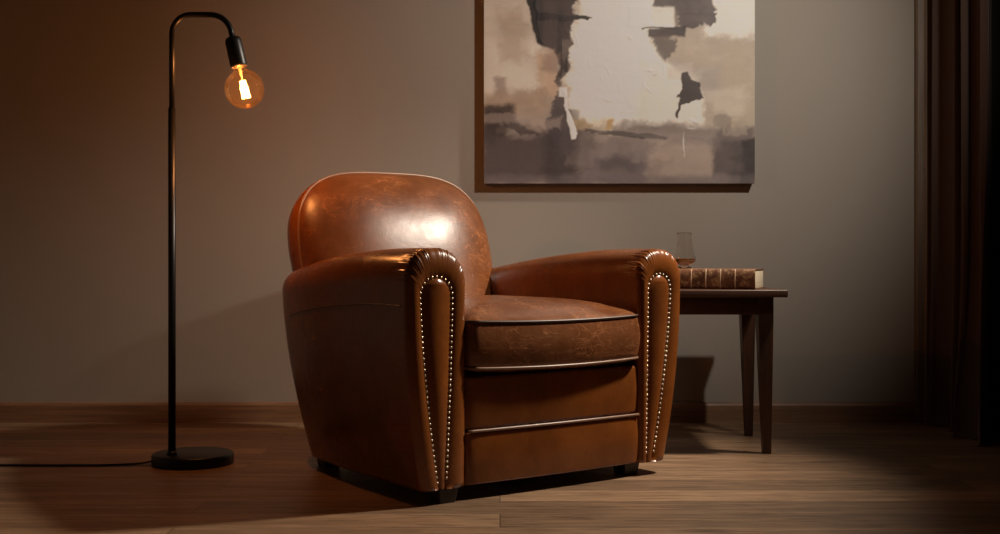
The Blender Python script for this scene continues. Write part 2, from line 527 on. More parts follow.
# close the rear with spans
last = rows[-1]; n = len(last); v, f = loft(rows, False)
sp = []
for i in range(n // 2):
    a, b = Vector(last[i]), Vector(last[n - 1 - i]); w = (b - a).length
    sp.append([a.lerp(b, k / 12) + Vector((0, .03 * (1 - (2 * k / 12 - 1) ** 2) * min(1, w / .4), 0)) for k in range(13)])
v2, f2 = loft(sp, False)
v, f = merge([(v, f), (v2, f2)])
link('outer_back', mesh('outer_back', v, f), M['leather'], chair)

# --- seat deck, cushion and front rails
def rrect(x0, x1, t0, t1, r, n=10, m=14, bow=0.):
    pts = []
    cs = [(x1 - r, t0 + r, -PI / 2), (x1 - r, t1 - r, 0), (x0 + r, t1 - r, PI / 2), (x0 + r, t0 + r, PI)]
    for i, (cx, ct, a0) in enumerate(cs):
        for k in range(n + 1):
            a = a0 + PI / 2 * k / n; pts.append((cx + r * math.cos(a), ct + r * math.sin(a)))
        nx = cs[(i + 1) % 4]; a1 = a0 + PI / 2
        p = (cx + r * math.cos(a1), ct + r * math.sin(a1)); q = (nx[0] + r * math.cos(a1), nx[1] + r * math.sin(a1))
        for k in range(1, m): pts.append((p[0] + (q[0] - p[0]) * k / m, p[1] + (q[1] - p[1]) * k / m))
    out = []
    for x, t in pts:
        if t < t0 + r: t -= bow * (1 - (2 * (x - x0) / (x1 - x0) - 1) ** 2)
        out.append((x, t))
    return out
CX, C0, C1 = .301, -.004, .72
base = rrect(-CX, CX, C0, C1, .028, 8, 22, .020)
cc = (0, .32)
def cush(off, z, fx=1.):
    row = []
    for x, t in base:
        d = Vector((x - cc[0], t - cc[1])); l = d.length
        sag = -.006 * (1 - (x / CX) ** 2) * sm(.2, 0, t)
        row.append((x + d.x / l * off, t + d.y / l * off, z + sag))
    return row
zb_, zt_ = .350, .474
rows = [cush(-.03, zb_ - .012), cush(-.006, zb_ - .004), cush(0, zb_)]
for k in range(1, 8):
    u = k / 8; rows.append(cush(.010 * math.sin(PI * u), zb_ + (zt_ - zb_) * u))
rows.append(cush(0, zt_))
for k in range(1, 30):
    r = math.cos(PI / 2 * k / 29)
    row = []
    for x, t in base:
        X = cc[0] + (x - cc[0]) * r; T = cc[1] + (t - cc[1]) * r
        sag = -.006 * (1 - (X / CX) ** 2) * sm(.2, 0, T)
        q = max(abs(X) / CX, abs(T - cc[1]) / ((C1 - C0) / 2)); q = min(1, q)
        row.append((X, T, zt_ + sag * r + .052 * (1 - r ** 3.0) ** .75))
    rows.append(row)
rows = [[L(*p) for p in r] for r in rows]
v, f = loft(rows, True, True, False)
cu = link('seat_cushion', mesh('seat_cushion', v, f), M['leather_seat'], chair)
for z, m in ((zt_, 'welt_dark'), (zb_, 'welt')):
    v, f = tube([L(*p) for p in cush(.0015, z)], .0038 if z == zt_ else .0040, 8, True, True)
    link('piping', mesh('piping', v, f), M[m], cu)
def rail(name, z0, z1, t0, r, parent=chair, bulge=.006):
    """padded front board, a rounded section swept across the width"""
    prof = []
    for k in range(9):
        a = -PI / 2 + PI / 2 * k / 8; prof.append((t0 + r - r * math.cos(a), z0 + r + r * math.sin(a)))
    for k in range(1, 10):
        u = k / 10; prof.append((t0 - bulge * math.sin(PI * u), z0 + r + (z1 - z0 - 2 * r) * u))
    for k in range(9):
        a = PI / 2 * k / 8; prof.append((t0 + r - r * math.cos(a), z1 - r + r * math.sin(a)))
    prof += [(t0 + .08, z1), (t0 + .08, z0)]
    rows = []
    for k in range(41):
        x = -.306 + .612 * k / 40; e = (abs(x) / .306) ** 24
        rows.append([L(x, t + .006 * e - .008 * (1 - (x / .306) ** 2), z) for t, z in prof])
    v, f = loft(rows, True, True, True)
    return link(name, mesh(name, v, f), M['leather'], parent)
r1 = rail('front_rail', .186, .326, .010, .009, chair, .003)
r2 = rail('front_rail', ZB, .178, .006, .008, chair, .003)
v, f = tube([L(x, .006 - .008 * (1 - (x / .306) ** 2), .182) for x in [-.302 + .604 * k / 40 for k in range(41)]], .0042, 8)
link('piping', mesh('piping', v, f), M['welt'], r2)
o = box('seat_deck', (-.33, .33, .05 - YO, .70 - YO, .07, .335), M['leather'], chair, .01)
for x, t in ((-.362, .036), (.302, .062), (-.352, .70), (.352, .70)):
    hw = .030
    rows = [[L(x + a * s, t + b * s, z) for a, b in ((-hw, -hw), (hw, -hw), (hw, hw), (-hw, hw))] for s, z in ((.80, 0), (.84, .003), (1, .038), (1, .0415))]
    v, f = loft(rows, True, True, True)
    lg = link('leg', mesh('leg', v, f), M['darkwood'], chair, False)
    bv = lg.modifiers.new('b', 'BEVEL'); bv.width = .003; bv.segments = 2

# ------------------------------------------------------------------ floor lamp
LD = 3.775
lx = (193 - 500) / F * LD
lamp = thing('floor_lamp', 'black metal floor lamp with bent pole and bare glowing amber bulb', 'lamp', (lx, LD, 0))
v, f = lathe([(.00001, 0), (.120, 0), (.1245, .003), (.1255, .008), (.1255, .026), (.124, .031), (.119, .034), (.00001, .036)], 72)
link('lamp_base', mesh('lamp_base', v, f), M['black_metal'], lamp)
py = -.045; px = (172 - 500) / F * (LD + py) - lx
zj = H + (255 - 108) / F * (LD + py)
v, f = merge([tube([(px, py, .03), (px, py, zj)], .0115, 20), lathe([(.016, .034), (.016, .040), (.0125, .046)], 24, (px, py, 0))])
link('pole', mesh('pole', v, f), M['black_metal'], lamp)
kx = (LD + py) / F
ztop = H + (255 - 14.7) * kx
x2 = px + (231.5 - 172) * kx
pts = [(px, py, zj - .004)]
R1 = 19 * kx
for k in range(0, 13):
    a = PI - PI / 2 * k / 12; pts.append((px + R1 + R1 * math.cos(a), py, ztop - R1 + R1 * math.sin(a)))
R3 = 21 * kx
for k in range(0, 13):
    a = PI / 2 - math.radians(76) * k / 12; pts.append((x2 - R3 + R3 * math.cos(a), py, ztop - R3 + R3 * math.sin(a)))
dr = Vector((math.sin(math.radians(13)), 0, -math.cos(math.radians(13))))
pe = Vector(pts[-1]); pts.append(tuple(pe + dr * .027)); pe = Vector(pts[-1])
v, f = tube(pts, .0088, 20)
link('lamp_arm', mesh('lamp_arm', v, f), M['black_metal'], lamp)
def along(prof, org, d, n=40):
    d = d.normalized(); x = Vector((0, 1, 0)); y = d.cross(x)
    rows = [[Vector(org) + d * z + (x * math.cos(2 * PI * k / n) + y * math.sin(2 * PI * k / n)) * r for k in range(n)] for r, z in prof]
    return loft(rows, True, prof[0][0] > 1e-5, prof[-1][0] > 1e-5)
v, f = along([(.00001, -.008), (.012, -.008), (.021, -.004), (.0245, .002), (.0255, .010), (.0265, .084), (.0255, .088), (.021, .088), (.021, .080)], pe, dr)
sock = link('lamp_socket', mesh('lamp_socket', v, f), M['black_metal'], lamp)
bc = pe + dr * .158      # bulb centre
RB = .0605
# glass envelope : pear neck into globe
prof = [(.0145, -.085), (.0155, -.078), (.0185, -.068)]
for k in range(0, 29):
    a = math.radians(158) * (1 - k / 28)
    prof.append((max(.00001, RB * math.sin(a)), -RB * math.cos(math.pi - a) * 1.0 if False else -RB * math.cos(PI - a) * -1 * -1))
# order the globe from neck (negative) to tip (positive)
prof = [(.0145, -.085), (.0155, -.078), (.0190, -.068)] + [(max(.00001, RB * math.sin(math.radians(a))), -RB * math.cos(math.radians(a))) for a in [22 + 158 * k / 30 for k in range(31)]]
v, f = along(prof, bc, dr, 48)
bg = NT('bulb_glass')
tr = bg.n('ShaderNodeBsdfTransparent'); tr.inputs[0].default_value = (1., .90, .74, 1)
gl = bg.n('ShaderNodeBsdfGlossy', Roughness=.03); gl.inputs[0].default_value = (1, .9, .78, 1)
fr = bg.n('ShaderNodeLayerWeight', Blend=.22)
nz = bg.noise(bg.coord(), 8); mm = bg.n('ShaderNodeMath', operation='MULTIPLY'); bg.l(fr.outputs['Fresnel'], mm.inputs[0]); bg.l(bg.ramp(nz, [(0, .55), (1, .85)]), mm.inputs[1])
mx = bg.n('ShaderNodeMixShader'); bg.l(mm.outputs[0], mx.inputs[0]); bg.l(tr.outputs[0], mx.inputs[1]); bg.l(gl.outputs[0], mx.inputs[2])
tl = bg.n('ShaderNodeBsdfTranslucent'); tl.inputs[0].default_value = (1, .62, .30, 1)
m2 = bg.n('ShaderNodeMixShader'); m2.inputs[0].default_value = .003; bg.l(mx.outputs[0], m2.inputs[1]); bg.l(tl.outputs[0], m2.inputs[2])
bg.l(m2.outputs[0], bg.out.inputs[0])
bulb = link('bulb', mesh('bulb', v, f), bg.m, lamp)
M['brass'] = simple('brass', (.55, .33, .12), .3, 1.)
v, f = along([(.0155, -.096), (.0155, -.082), (.013, -.080), (.013, -.072)], bc, dr, 24)
link('bulb_cap', mesh('bulb_cap', v, f), M['brass'], lamp)
fm = NT('filament_glow'); em = fm.n('ShaderNodeEmission', Strength=40.)
fn = fm.noise(fm.coord(), 60); fm.l(fm.ramp(fn, [(.3, (1, .36, .07)), (.7, (1, .50, .14))]), em.inputs[0]); fm.l(em.outputs[0], fm.out.inputs[0])
sx = Vector((0, 1, 0)); sy = dr.cross(sx).normalized()
parts = []
NF = 8; prev = None
pts = []
for k in range(NF):
    a = 2 * PI * k / NF; c = (sx * math.cos(a) + sy * math.sin(a))
    A = bc + dr * -.026 + c * .008; B = bc + dr * .028 + c * .0125
    pts += [A, A.lerp(B, .5), B] if k % 2 == 0 else [B, A.lerp(B, .5), A]
v, f = tube(pts, .0013, 6)
link('filament', mesh('filament', v, f), fm.m, bulb)
M['stemglass'] = simple('filament_support', (.5, .35, .2), .3)
v, f = merge([along([(.006, -.080), (.004, -.045), (.0015, -.03), (.0012, .034), (.00001, .036)], bc, dr, 12)])
link('filament_stem', mesh('filament_stem', v, f), M['stemglass'], bulb)
# cable
cp = []
for x, z, y in [(-.118, .012, -.005), (-.128, .008, -.008), (-.16, .0035, -.02), (-.22, .0032, -.040), (-.32, .0032, -.052), (-.55, .0032, -.050), (-.9, .0032, -.04), (-1.3, .0032, -.02), (-1.8, .0032, .02)]:
    cp.append((x, y, z))
# smooth
def smooth_path(P, m=8):
    out = []
    for i in range(len(P) - 1):
        p0 = Vector(P[max(i - 1, 0)]); p1 = Vector(P[i]); p2 = Vector(P[i + 1]); p3 = Vector(P[min(i + 2, len(P) - 1)])
        for k in range(m):
            t = k / m
            out.append(.5 * ((2 * p1) + (p2 - p0) * t + (2 * p0 - 5 * p1 + 4 * p2 - p3) * t * t + (3 * p1 - p0 - 3 * p2 + p3) * t ** 3))
    out.append(Vector(P[-1])); return out
v, f = tube(smooth_path(cp), .0030, 8)
link('power_cable', mesh('power_cable', v, f), M['black_rubber'], lamp)

# ------------------------------------------------------------------ side table
TX0, TX1, TY0, TY1, TZ = .435, .930, 3.905, 4.415, .537
tcx, tcy = (TX0 + TX1) / 2, (TY0 + TY1) / 2
tab = thing('side_table', 'small dark walnut side table with tapered legs behind the armchair', 'table', (tcx, tcy, 0))
hx, hy = (TX1 - TX0) / 2, (TY1 - TY0) / 2
box('table_top', (-hx, hx, -hy, hy, TZ - .024, TZ), M['walnut'], tab, .003)
lg_x, lg_y = hx - .062, hy - .068
for sx_, sy_ in ((1, -1), (-1, -1), (1, 1), (-1, 1)):
    # square leg, tapered on its inner sides
    wt, wb_ = .050, .027
    ox, oy = sx_ * (lg_x + .025 + (.020 if sy_ > 0 else 0)), sy_ * (lg_y + .025)     # outer corner
    def sq(w, z): return [(ox - sx_ * a * w, oy - sy_ * b * w, z) for a, b in ((0, 0), (1, 0), (1, 1), (0, 1))]
    def sq2(w, z, o): return [(ox - sx_ * (o + a * w), oy - sy_ * (o + b * w), z) for a, b in ((0, 0), (1, 0), (1, 1), (0, 1))]
    rows = [sq2(wb_, 0, .006), sq2(wt, TZ - .024 - .085, 0), sq2(wt, TZ - .024, 0)]
    v, f = loft(rows, True, True, True)
    lg = link('leg', mesh('leg', v, f), M['walnut_v'], tab, False)
    bv = lg.modifiers.new('b', 'BEVEL'); bv.width = .002; bv.segments = 2
za, zb2 = TZ - .024 - .058, TZ - .024
gx, gy = lg_x + .018, lg_y + .018
box('apron', (-lg_x + .02, lg_x - .02, -gy, -gy + .018, za, zb2), M['walnut'], tab, .001)
box('apron', (-lg_x + .02, lg_x - .02, gy - .018, gy, za, zb2), M['walnut'], tab, .001)
box('apron', (gx - .018, gx, -lg_y + .02, lg_y - .02, za, zb2), M['walnut'], tab, .001)
box('apron', (-gx, -gx + .018, -lg_y + .02, lg_y - .02, za, zb2), M['walnut'], tab, .001)

# ------------------------------------------------------------------ book
bl, bw_, bh = .300, .185, .066
th = math.radians(-21)
rc = Vector((.834, 3.955, TZ))       # right front bottom corner of the spine
du = Vector((math.cos(th), math.sin(th), 0)); dv = Vector((-math.sin(th), math.cos(th), 0))
bo = rc - du * bl / 2 + dv * bw_ / 2
book = thing('book', 'thick antique brown leather-bound book with gilt spine bands on the side table', 'book', bo + Vector((0, 0, .0006)), th)
def book_mat():
    t = NT('book_leather'); v = t.coord()
    c = t.mix(t.ramp(t.noise(v, 20, 6, .65), [(.35, 0.), (.7, 1.)]), (.055, .019, .010), (.20, .085, .040))
    c = t.mix(t.ramp(t.noise(v, 60, 5, .7), [(.50, 0.), (.66, .8)]), c, (.42, .26, .13))
    t.set(Base_Color=c, Roughness=.5, Normal=t.bump(t.noise(v, 120, 4), .3, .001)); return t.m
M['book'] = book_mat()
M['gilt'] = simple('gilt_band', (.40, .27, .17), .5, .1, .35, 90)
def pages():
    t = NT('book_pages'); v = t.coord((3, 3, 700))
    c = t.mix(t.noise(v, 1, 3), (.33, .26, .17), (.62, .53, .38)); t.set(Base_Color=c, Roughness=.8, Normal=t.bump(t.noise(v, 1, 2), .3, .0005)); return t.m
M['pages'] = pages()
box('page_block', (-bl / 2 + .002, bl / 2 - .002, -bw_ / 2 + .010, bw_ / 2 - .004, .0034, bh - .0034), M['pages'], book, .001)
# cover : boards and rounded spine as one C-shaped section swept along the length
sec = []
N = 16
for k in range(N + 1):
    a = -PI / 2 - PI * k / N
    sec.append((-bw_ / 2 + .010 + .012 * math.cos(a), bh / 2 + bh / 2 * math.sin(a)))
outer = [(bw_ / 2, 0)] + sec + [(bw_ / 2, bh)]
inner = [(bw_ / 2, bh - .0032)] + [(-bw_ / 2 + .010 + .0088 * math.cos(-PI / 2 - PI * k / N), bh / 2 + (bh / 2 - .0032) * math.sin(-PI / 2 - PI * k / N)) for k in range(N, -1, -1)] + [(bw_ / 2, .0032)]
P = outer + inner
rows = [[(x, y, z) for y, z in P] for x in [-bl / 2 + bl * k / 12 for k in range(13)]]
v, f = loft(rows, True, True, True)
link('cover', mesh('cover', v, f), M['book'], book, False)
for k in range(5):
    xb = bl / 2 - .066 - k * .0485
    rows = []
    for dx, e in ((-.0026, 0), (-.0016, .0014), (.0016, .0014), (.0026, 0)):
        rows.append([(xb + dx, y + (-(e + .0002) if True else 0) * abs(math.cos(-PI / 2 - PI * i / N)), z) for i, (y, z) in enumerate(sec)])
    v, f = loft(rows, False)
    link('spine_band', mesh('spine_band', v, f), M['gilt'], book)

# ------------------------------------------------------------------ whisky glass on the book
gx_, gy_ = .626, 4.110
gz = TZ + .0006 + bh + .0006
glass = thing('whisky_glass', 'small tulip-shaped tasting glass of whisky standing on the old book', 'glass', (gx_, gy_, gz))
outp = [(.00001, .0), (.0235, .0), (.0250, .0020), (.0225, .0055), (.0165, .0095), (.0165, .0120), (.0270, .0165), (.0355, .0225), (.0388, .0300), (.0385, .0370), (.0350, .0510), (.0305, .0680), (.0270, .0850), (.0250, .1020), (.0246, .1200)]
inp = [(.0239, .1206), (.0232, .1200), (.0236, .1020), (.0256, .0850), (.0291, .0680), (.0336, .0510), (.0371, .0370), (.0374, .0300), (.0338, .0240), (.0250, .0198), (.0120, .0175), (.00001, .0170)]
def dens(p, m=3):
    out = []
    for i in range(len(p) - 1):
        for k in range(m):
            s = i + k / m; out.append((spl(list(enumerate([q[0] for q in p])), s), spl(list(enumerate([q[1] for q in p])), s)))
    out.append(p[-1]); return [(max(1e-5, a), b) for a, b in out]
v, f = lathe(dens(outp) + dens(inp), 48)
gm2 = NT('clear_glass'); gm2.set(Base_Color=(.97, .96, .94), Roughness=.01, IOR=1.47); gm2.b.inputs['Transmission Weight'].default_value = 1.
gm2.l(gm2.ramp(gm2.noise(gm2.coord(), 6), [(0, .0), (1, .02)]), gm2.b.inputs['Roughness'])
link('glass_bowl', mesh('glass_bowl', v, f), gm2.m, glass)
lq = NT('whisky'); lq.set(Base_Color=(.62, .21, .04), Roughness=.0, IOR=1.36); lq.b.inputs['Transmission Weight'].default_value = 1.
lq.l(lq.mix(lq.noise(lq.coord(), 10), (.60, .20, .035), (.66, .24, .05)), lq.b.inputs['Base Color'])
lp = [(.00001, .0168), (.0120, .0173), (.0252, .0196), (.0340, .0238), (.0376, .0300), (.0374, .0330), (.0370, .0335), (.00001, .0333)]
v, f = lathe(lp, 48)
link('whisky', mesh('whisky', v, f), lq.m, glass)

# ------------------------------------------------------------------ painting
PX0 = (484 - 500) / F * 4.665; PX1 = (754.5 - 500) / F * 4.665
PZ0 = H + (255 - 183.5) / F * 4.665; PH = 1.18; PD = .048
pw = PX1 - PX0
pc = thing('painting', 'large unframed abstract canvas in cream, taupe and charcoal hanging on the wall', 'painting', ((PX0 + PX1) / 2, WY - .003, PZ0 + PH / 2))
def px2(xp, yp):  # photo position on the canvas -> metres from lower left corner
    return ((xp - 484) / 270.5 * pw, (183.5 - yp) / 270.5 * pw)
rs = np.random.RandomState(3)
NX, NZ = 420, 474
gxx, gzz = np.meshgrid(np.linspace(0, pw, NX), np.linspace(0, PH, NZ))
def fbm(sx, sz, oct=5, seed=0, rough=.55):
    r = np.random.RandomState(seed); out = np.zeros_like(gxx); amp = 1; tot = 0
    for o in range(oct):
        nx = int(pw * sx * 2 ** o) + 3; nz_ = int(PH * sz * 2 ** o) + 3
        g = r.rand(nz_ + 1, nx + 1)
        fx = gxx / pw * (nx - 1.001); fz = gzz / PH * (nz_ - 1.001)
        ix = fx.astype(int); iz = fz.astype(int); tx = fx - ix; tz = fz - iz
        tx = tx * tx * (3 - 2 * tx); tz = tz * tz * (3 - 2 * tz)
        v = (g[iz, ix] * (1 - tx) + g[iz, ix + 1] * tx) * (1 - tz) + (g[iz + 1, ix] * (1 - tx) + g[iz + 1, ix + 1] * tx) * tz
        out += v * amp; tot += amp; amp *= rough
    return out / tot - .5
n1 = fbm(6, 6, 6, 1); n2 = fbm(6, 6, 6, 2); n3 = fbm(3, 3, 5, 3); st_h = fbm(3, 40, 4, 4); st_v = fbm(40, 3, 4, 5); n6 = fbm(14, 14, 5, 6, .7)
col = np.zeros((NZ, NX, 3)); hgt = np.zeros((NZ, NX))
def srgb(c): return np.array([((x / 255) / 12.92 if x / 255 <= .04045 else ((x / 255 + .055) / 1.055) ** 2.4) for x in c])
col[:] = srgb((178, 163, 146))
def sstep(a, b, x):
    t = np.clip((x - a) / (b - a), 0, 1); return t * t * (3 - 2 * t)
def patch(x0, y0, x1, y1, c, soft=3., rag=10., op=1., seed=0, hh=0., fbr=None, tex=.05):
    """brushed rectangle given by its corners on the canvas in photo units"""
    X0, Z1 = px2(x0, y0); X1, Z0 = px2(x1, y1)
    u = pw / 270.5
    s_, c_ = math.sin(seed * 1.7), math.cos(seed * 2.3)
    wx = gxx + rag * u * (n1 * c_ + n2 * s_ + .7 * n6 * (1 if seed % 2 else -1)) * 1.6
    wz = gzz + rag * u * (n2 * c_ - n1 * s_ + .7 * n6) * 1.6
    d = np.minimum(np.minimum(wx - X0, X1 - wx), np.minimum(wz - Z0, Z1 - wz)) / u
    a = sstep(-soft, soft, d) * op
    if fbr is not None: a = a * sstep(-.10, .02, (st_h if fbr == 'h' else st_v) + n6 * .35 + .12)
    k = (1 + tex * 2 * (st_h if seed % 2 else st_v) + tex * n6)[..., None]
    col[:] = col * (1 - a[..., None]) + np.clip(srgb(c) * k, 0, 1) * a[..., None]
    hgt[:] = hgt + a * hh
def poly(pts, c, soft=1.2, rag=4., op=1., seed=0, hh=0., tex=.05, fbr=None):
    u = pw / 270.5
    s_, c_ = math.sin(seed * 1.7 + 1), math.cos(seed * 2.3 + 1)
    wx = gxx + rag * u * (n1 * c_ + n2 * s_ + 1.7 * n6) * 2.0; wz = gzz + rag * u * (n2 * c_ - n1 * s_ - 1.7 * n6) * 2.0
    P = [px2(*p) for p in pts]; inside = np.zeros_like(gxx, bool); dm = np.full_like(gxx, 9.)
    for (ax, az), (bx, bz) in zip(P, P[1:] + P[:1]):
        cr = ((az > wz) != (bz > wz)) & (wx < (bx - ax) * (wz - az) / ((bz - az) or 1e-9) + ax); inside ^= cr
        L2 = (bx - ax) ** 2 + (bz - az) ** 2 or 1e-9; t = np.clip(((wx - ax) * (bx - ax) + (wz - az) * (bz - az)) / L2, 0, 1)
        dm = np.minimum(dm, np.hypot(wx - ax - t * (bx - ax), wz - az - t * (bz - az)))
    d = np.where(inside, dm, -dm) / u
    a = sstep(-soft, soft, d) * op
    if fbr is not None: a = a * sstep(-.10, .02, (st_h if fbr == 'h' else st_v) + n6 * .35 + .12)
    k = (1 + tex * 2 * (st_h if seed % 2 else st_v) + tex * n6)[..., None]
    col[:] = col * (1 - a[..., None]) + np.clip(srgb(c) * k, 0, 1) * a[..., None]
    hgt[:] = hgt + a * hh
CREAM = (226, 216, 200); WARM = (196, 168, 140); TAU = (158, 142, 130); DK = (72, 58, 56); MID = (112, 98, 96); TAN = (172, 148, 124)
# grounds
patch(484, -200, 560, 100, (196, 182, 165), 8, 18, 1, 1)
patch(484, 40, 552, 92, (212, 200, 184), 10, 16, .9, 2)
patch(500, 10, 530, 60, TAN, 8, 18, .55, 3)
patch(535, 50, 556, 100, WARM, 4, 10, .9, 4)
patch(484, 92, 548, 124, TAN, 6, 14, .8, 5)
patch(495, 80, 507, 96, TAU, 3, 8, .8, 6)
patch(700, -200, 760, 40, (222, 213, 200), 10, 22, .9, 7)
patch(664, 40, 755, 140, (184, 168, 148), 8, 18, .95, 8)
patch(725, 45, 755, 142, (182, 166, 142), 8, 14, .7, 9)
patch(660, 62, 716, 100, (172, 160, 152), 6, 18, .6, 10)
patch(706, 90, 744, 118, (205, 192, 172), 5, 14, .6, 11)
# big cream field
poly([(574, -30), (660, -30), (668, 24), (650, 40), (664, 60), (680, 74), (700, 95), (706, 128), (690, 140), (600, 136), (584, 130), (566, 100), (568, 40), (580, 12)], CREAM, 4, 7, 1, 12, .6, .05)
patch(572, 20, 640, 120, (233, 224, 210), 10, 20, .6, 13, .3, None, .04)
patch(640, 68, 700, 128, (214, 203, 188), 8, 16, .6, 14)
# lower ground
patch(484, 124, 755, 184, (126, 111, 104), 5, 9, 1, 15, .2)
patch(484, 108, 514, 140, DK, 4, 9, .9, 16)
patch(484, 136, 560, 184, (90, 76, 75), 6, 12, .9, 17)
patch(506, 116, 560, 132, TAU, 4, 10, .8, 18)
patch(541, 130, 580, 184, (76, 63, 63), 5, 10, .9, 19)
patch(584, 150, 652, 180, (122, 108, 108), 5, 10, .7, 20, 0, 'h')
patch(600, 158, 640, 172, (98, 86, 88), 4, 8, .7, 21)
patch(596, 134, 712, 160, (150, 134, 126), 6, 9, .7, 22)
patch(650, 142, 728, 178, (176, 156, 138), 7, 10, .85, 23)
patch(712, 140, 756, 176, (96, 82, 80), 4, 10, .85, 24)
patch(741, 141, 756, 184, DK, 2, 4, .95, 25)
patch(484, 174, 755, 186, (120, 108, 108), 4, 6, .6, 26)
patch(580, 120, 612, 132, (206, 190, 162), 3, 8, .7, 27)
# many small knife dabs, each close to the paint it lies on
def dabs(n, seed, x0, x1, y0, y1, jit=.12, op=.55, soft=1.6, only_dark=False):
    q = random.Random(seed)
    for i in range(n):
        cx, cy = q.uniform(x0, x1), q.uniform(y0, y1); w, h = q.uniform(5, 26), q.uniform(3, 16)
        X, Z = px2(cx + q.uniform(-7, 7), cy + q.uniform(-6, 6))
        ix = int(np.clip(X / pw * (NX - 1), 0, NX - 1)); iz = int(np.clip(Z / PH * (NZ - 1), 0, NZ - 1))
        c = col[iz, ix]; k = 1 + q.uniform(-jit, jit)
        lin = np.clip(c * k, 0, 1); sr = [255 * (12.92 * v if v <= .0031308 else 1.055 * v ** (1 / 2.4) - .055) for v in lin]
        patch(cx - w / 2, cy - h / 2, cx + w / 2, cy + h / 2, sr, soft, 10., op, seed + i, q.uniform(0, .5), q.choice([None, 'h', 'v']), .05)
dabs(60, 200, 484, 755, -60, 136)
dabs(34, 300, 484, 755, 124, 184, .22, .5, 3.)
# dark strokes
poly([(533, -30), (576, -30), (574, 22), (572, 40), (569, 52), (566, 70), (560, 88), (556, 84), (556, 60), (553, 52), (540, 46), (536, 28)], DK, 1.6, 3.5, .95, 28, .5, .25)
poly([(526, -4), (536, -4), (537, 22), (540, 38), (545, 46), (538, 44), (532, 30)], (34, 27, 28), 1.2, 2, .95, 29, .6)
poly([(534, 12), (590, 14), (586, 18), (560, 20), (534, 20)], (52, 42, 42), 1., 3, .95, 30, .5)
patch(548, 50, 556, 100, (190, 160, 134), 3, 6, .5, 31)
poly([(548, 98), (566, 88), (570, 120), (578, 140), (574, 160), (556, 150), (546, 126)], (84, 71, 73), 2, 5, .85, 32, .2)
poly([(484, 108), (496, 110), (520, 124), (540, 134), (510, 132), (486, 128)], DK, 1.6, 6, .7, 33)
# upper-right darks
poly([(655, -30), (700, -30), (716, 12), (708, 22), (690, 28), (676, 26), (674, 10), (652, 4)], (84, 72, 70), 2, 6, .9, 34, .4, .2)
patch(648, 27, 686, 37, DK, 1.6, 5, .9, 35, .4)
poly([(652, 34), (676, 36), (672, 48), (664, 62), (656, 52)], (108, 92, 86), 2, 5, .8, 36)
patch(628, 6, 674, 28, (232, 224, 210), 1.5, 3, .95, 37, .6, None, .04)
poly([(640, 27.5), (676, 27), (676, 29), (640, 29)], DK, .7, 1.5, .8, 38)
# small dark bird-like stroke at the right
poly([(681, 74), (687, 72), (690, 80), (698, 82), (702, 96), (704, 98), (690, 103), (682, 106), (678, 119), (676, 117), (680, 98), (676, 97), (681, 88)], (76, 60, 56), .9, 2.2, .97, 39, .7, .15)
# thin dark line across the middle
poly([(604, 132), (640, 132.5), (668, 137), (664, 139.5), (620, 137), (598, 135)], (54, 44, 44), .7, 1.6, .95, 40, .4)
poly([(584, 131), (610, 132), (606, 135), (586, 135)], (92, 78, 74), .9, 3, .8, 41)
dabs(10, 500, 552, 600, 112, 178, .3, .5, 3.)
# ochre dabs
poly([(606, 120), (613, 118), (614, 129), (607, 131)], (190, 156, 92), 1.5, 3, .9, 42, .5)
poly([(575, 120), (585, 118), (596, 128), (590, 132), (578, 131)], (176, 152, 112), 2, 5, .8, 43, .3)
# white knife strokes
poly([(563, 90), (566, 93), (568, 110), (573, 122), (577, 133), (576, 140), (572, 141), (569, 127), (565, 110)], (238, 232, 222), .9, 2.4, 1, 44, 1.2, .05, 'v')
patch(558, 88, 566, 97, (236, 228, 216), 1, 2.5, .9, 45, .8)
for i, (a, b, ln, an, wd, o_) in enumerate([(606, 68, 10, 60, 1.6, .6), (626, 34, 9, 50, 1.8, .8), (641, 69, 16, 4, 1.3, .9), (644, 80, 11, 95, 1.2, .8), (619, 80, 20, 88, .9, .5), (602, 99, 12, 10, 1.3, .7), (683, 132, 24, 86, .8, .7), (689, 119, 9, 20, 2.2, .8), (612, 112, 26, -4, .8, .4), (587, 60, 8, 70, 1.4, .5), (643, 84, 14, 50, .9, .7), (600, 74, 12, 75, .8, .5), (663, 60, 26, 88, .7, .5), (576, 30, 22, 85, .9, .5), (650, 74, 9, -20, 1.6, .8), (686, 128, 14, 12, .8, .5)]):
    ca_, sa_ = math.cos(math.radians(an)), math.sin(math.radians(an)); ex, ey = a + ln * ca_, b + ln * sa_; nx_, ny_ = -sa_ * wd / 2, ca_ * wd / 2
    mxx, myy = a + ln * .4 * ca_ + nx_ * 1.8, b + ln * .4 * sa_ + ny_ * 1.8
    poly([(a, b), (mxx, myy), (ex, ey), (mxx - nx_ * 3.4, myy - ny_ * 3.4)], (243, 238, 228), .7, 2.4, o_, 46 + i, 1.1)
    poly([(a + 1, b + 1.2), (mxx + 1, myy + 1.6), (ex + .5, ey + 1)], (170, 154, 138), .6, 1.5, o_ * .6, 71 + i)
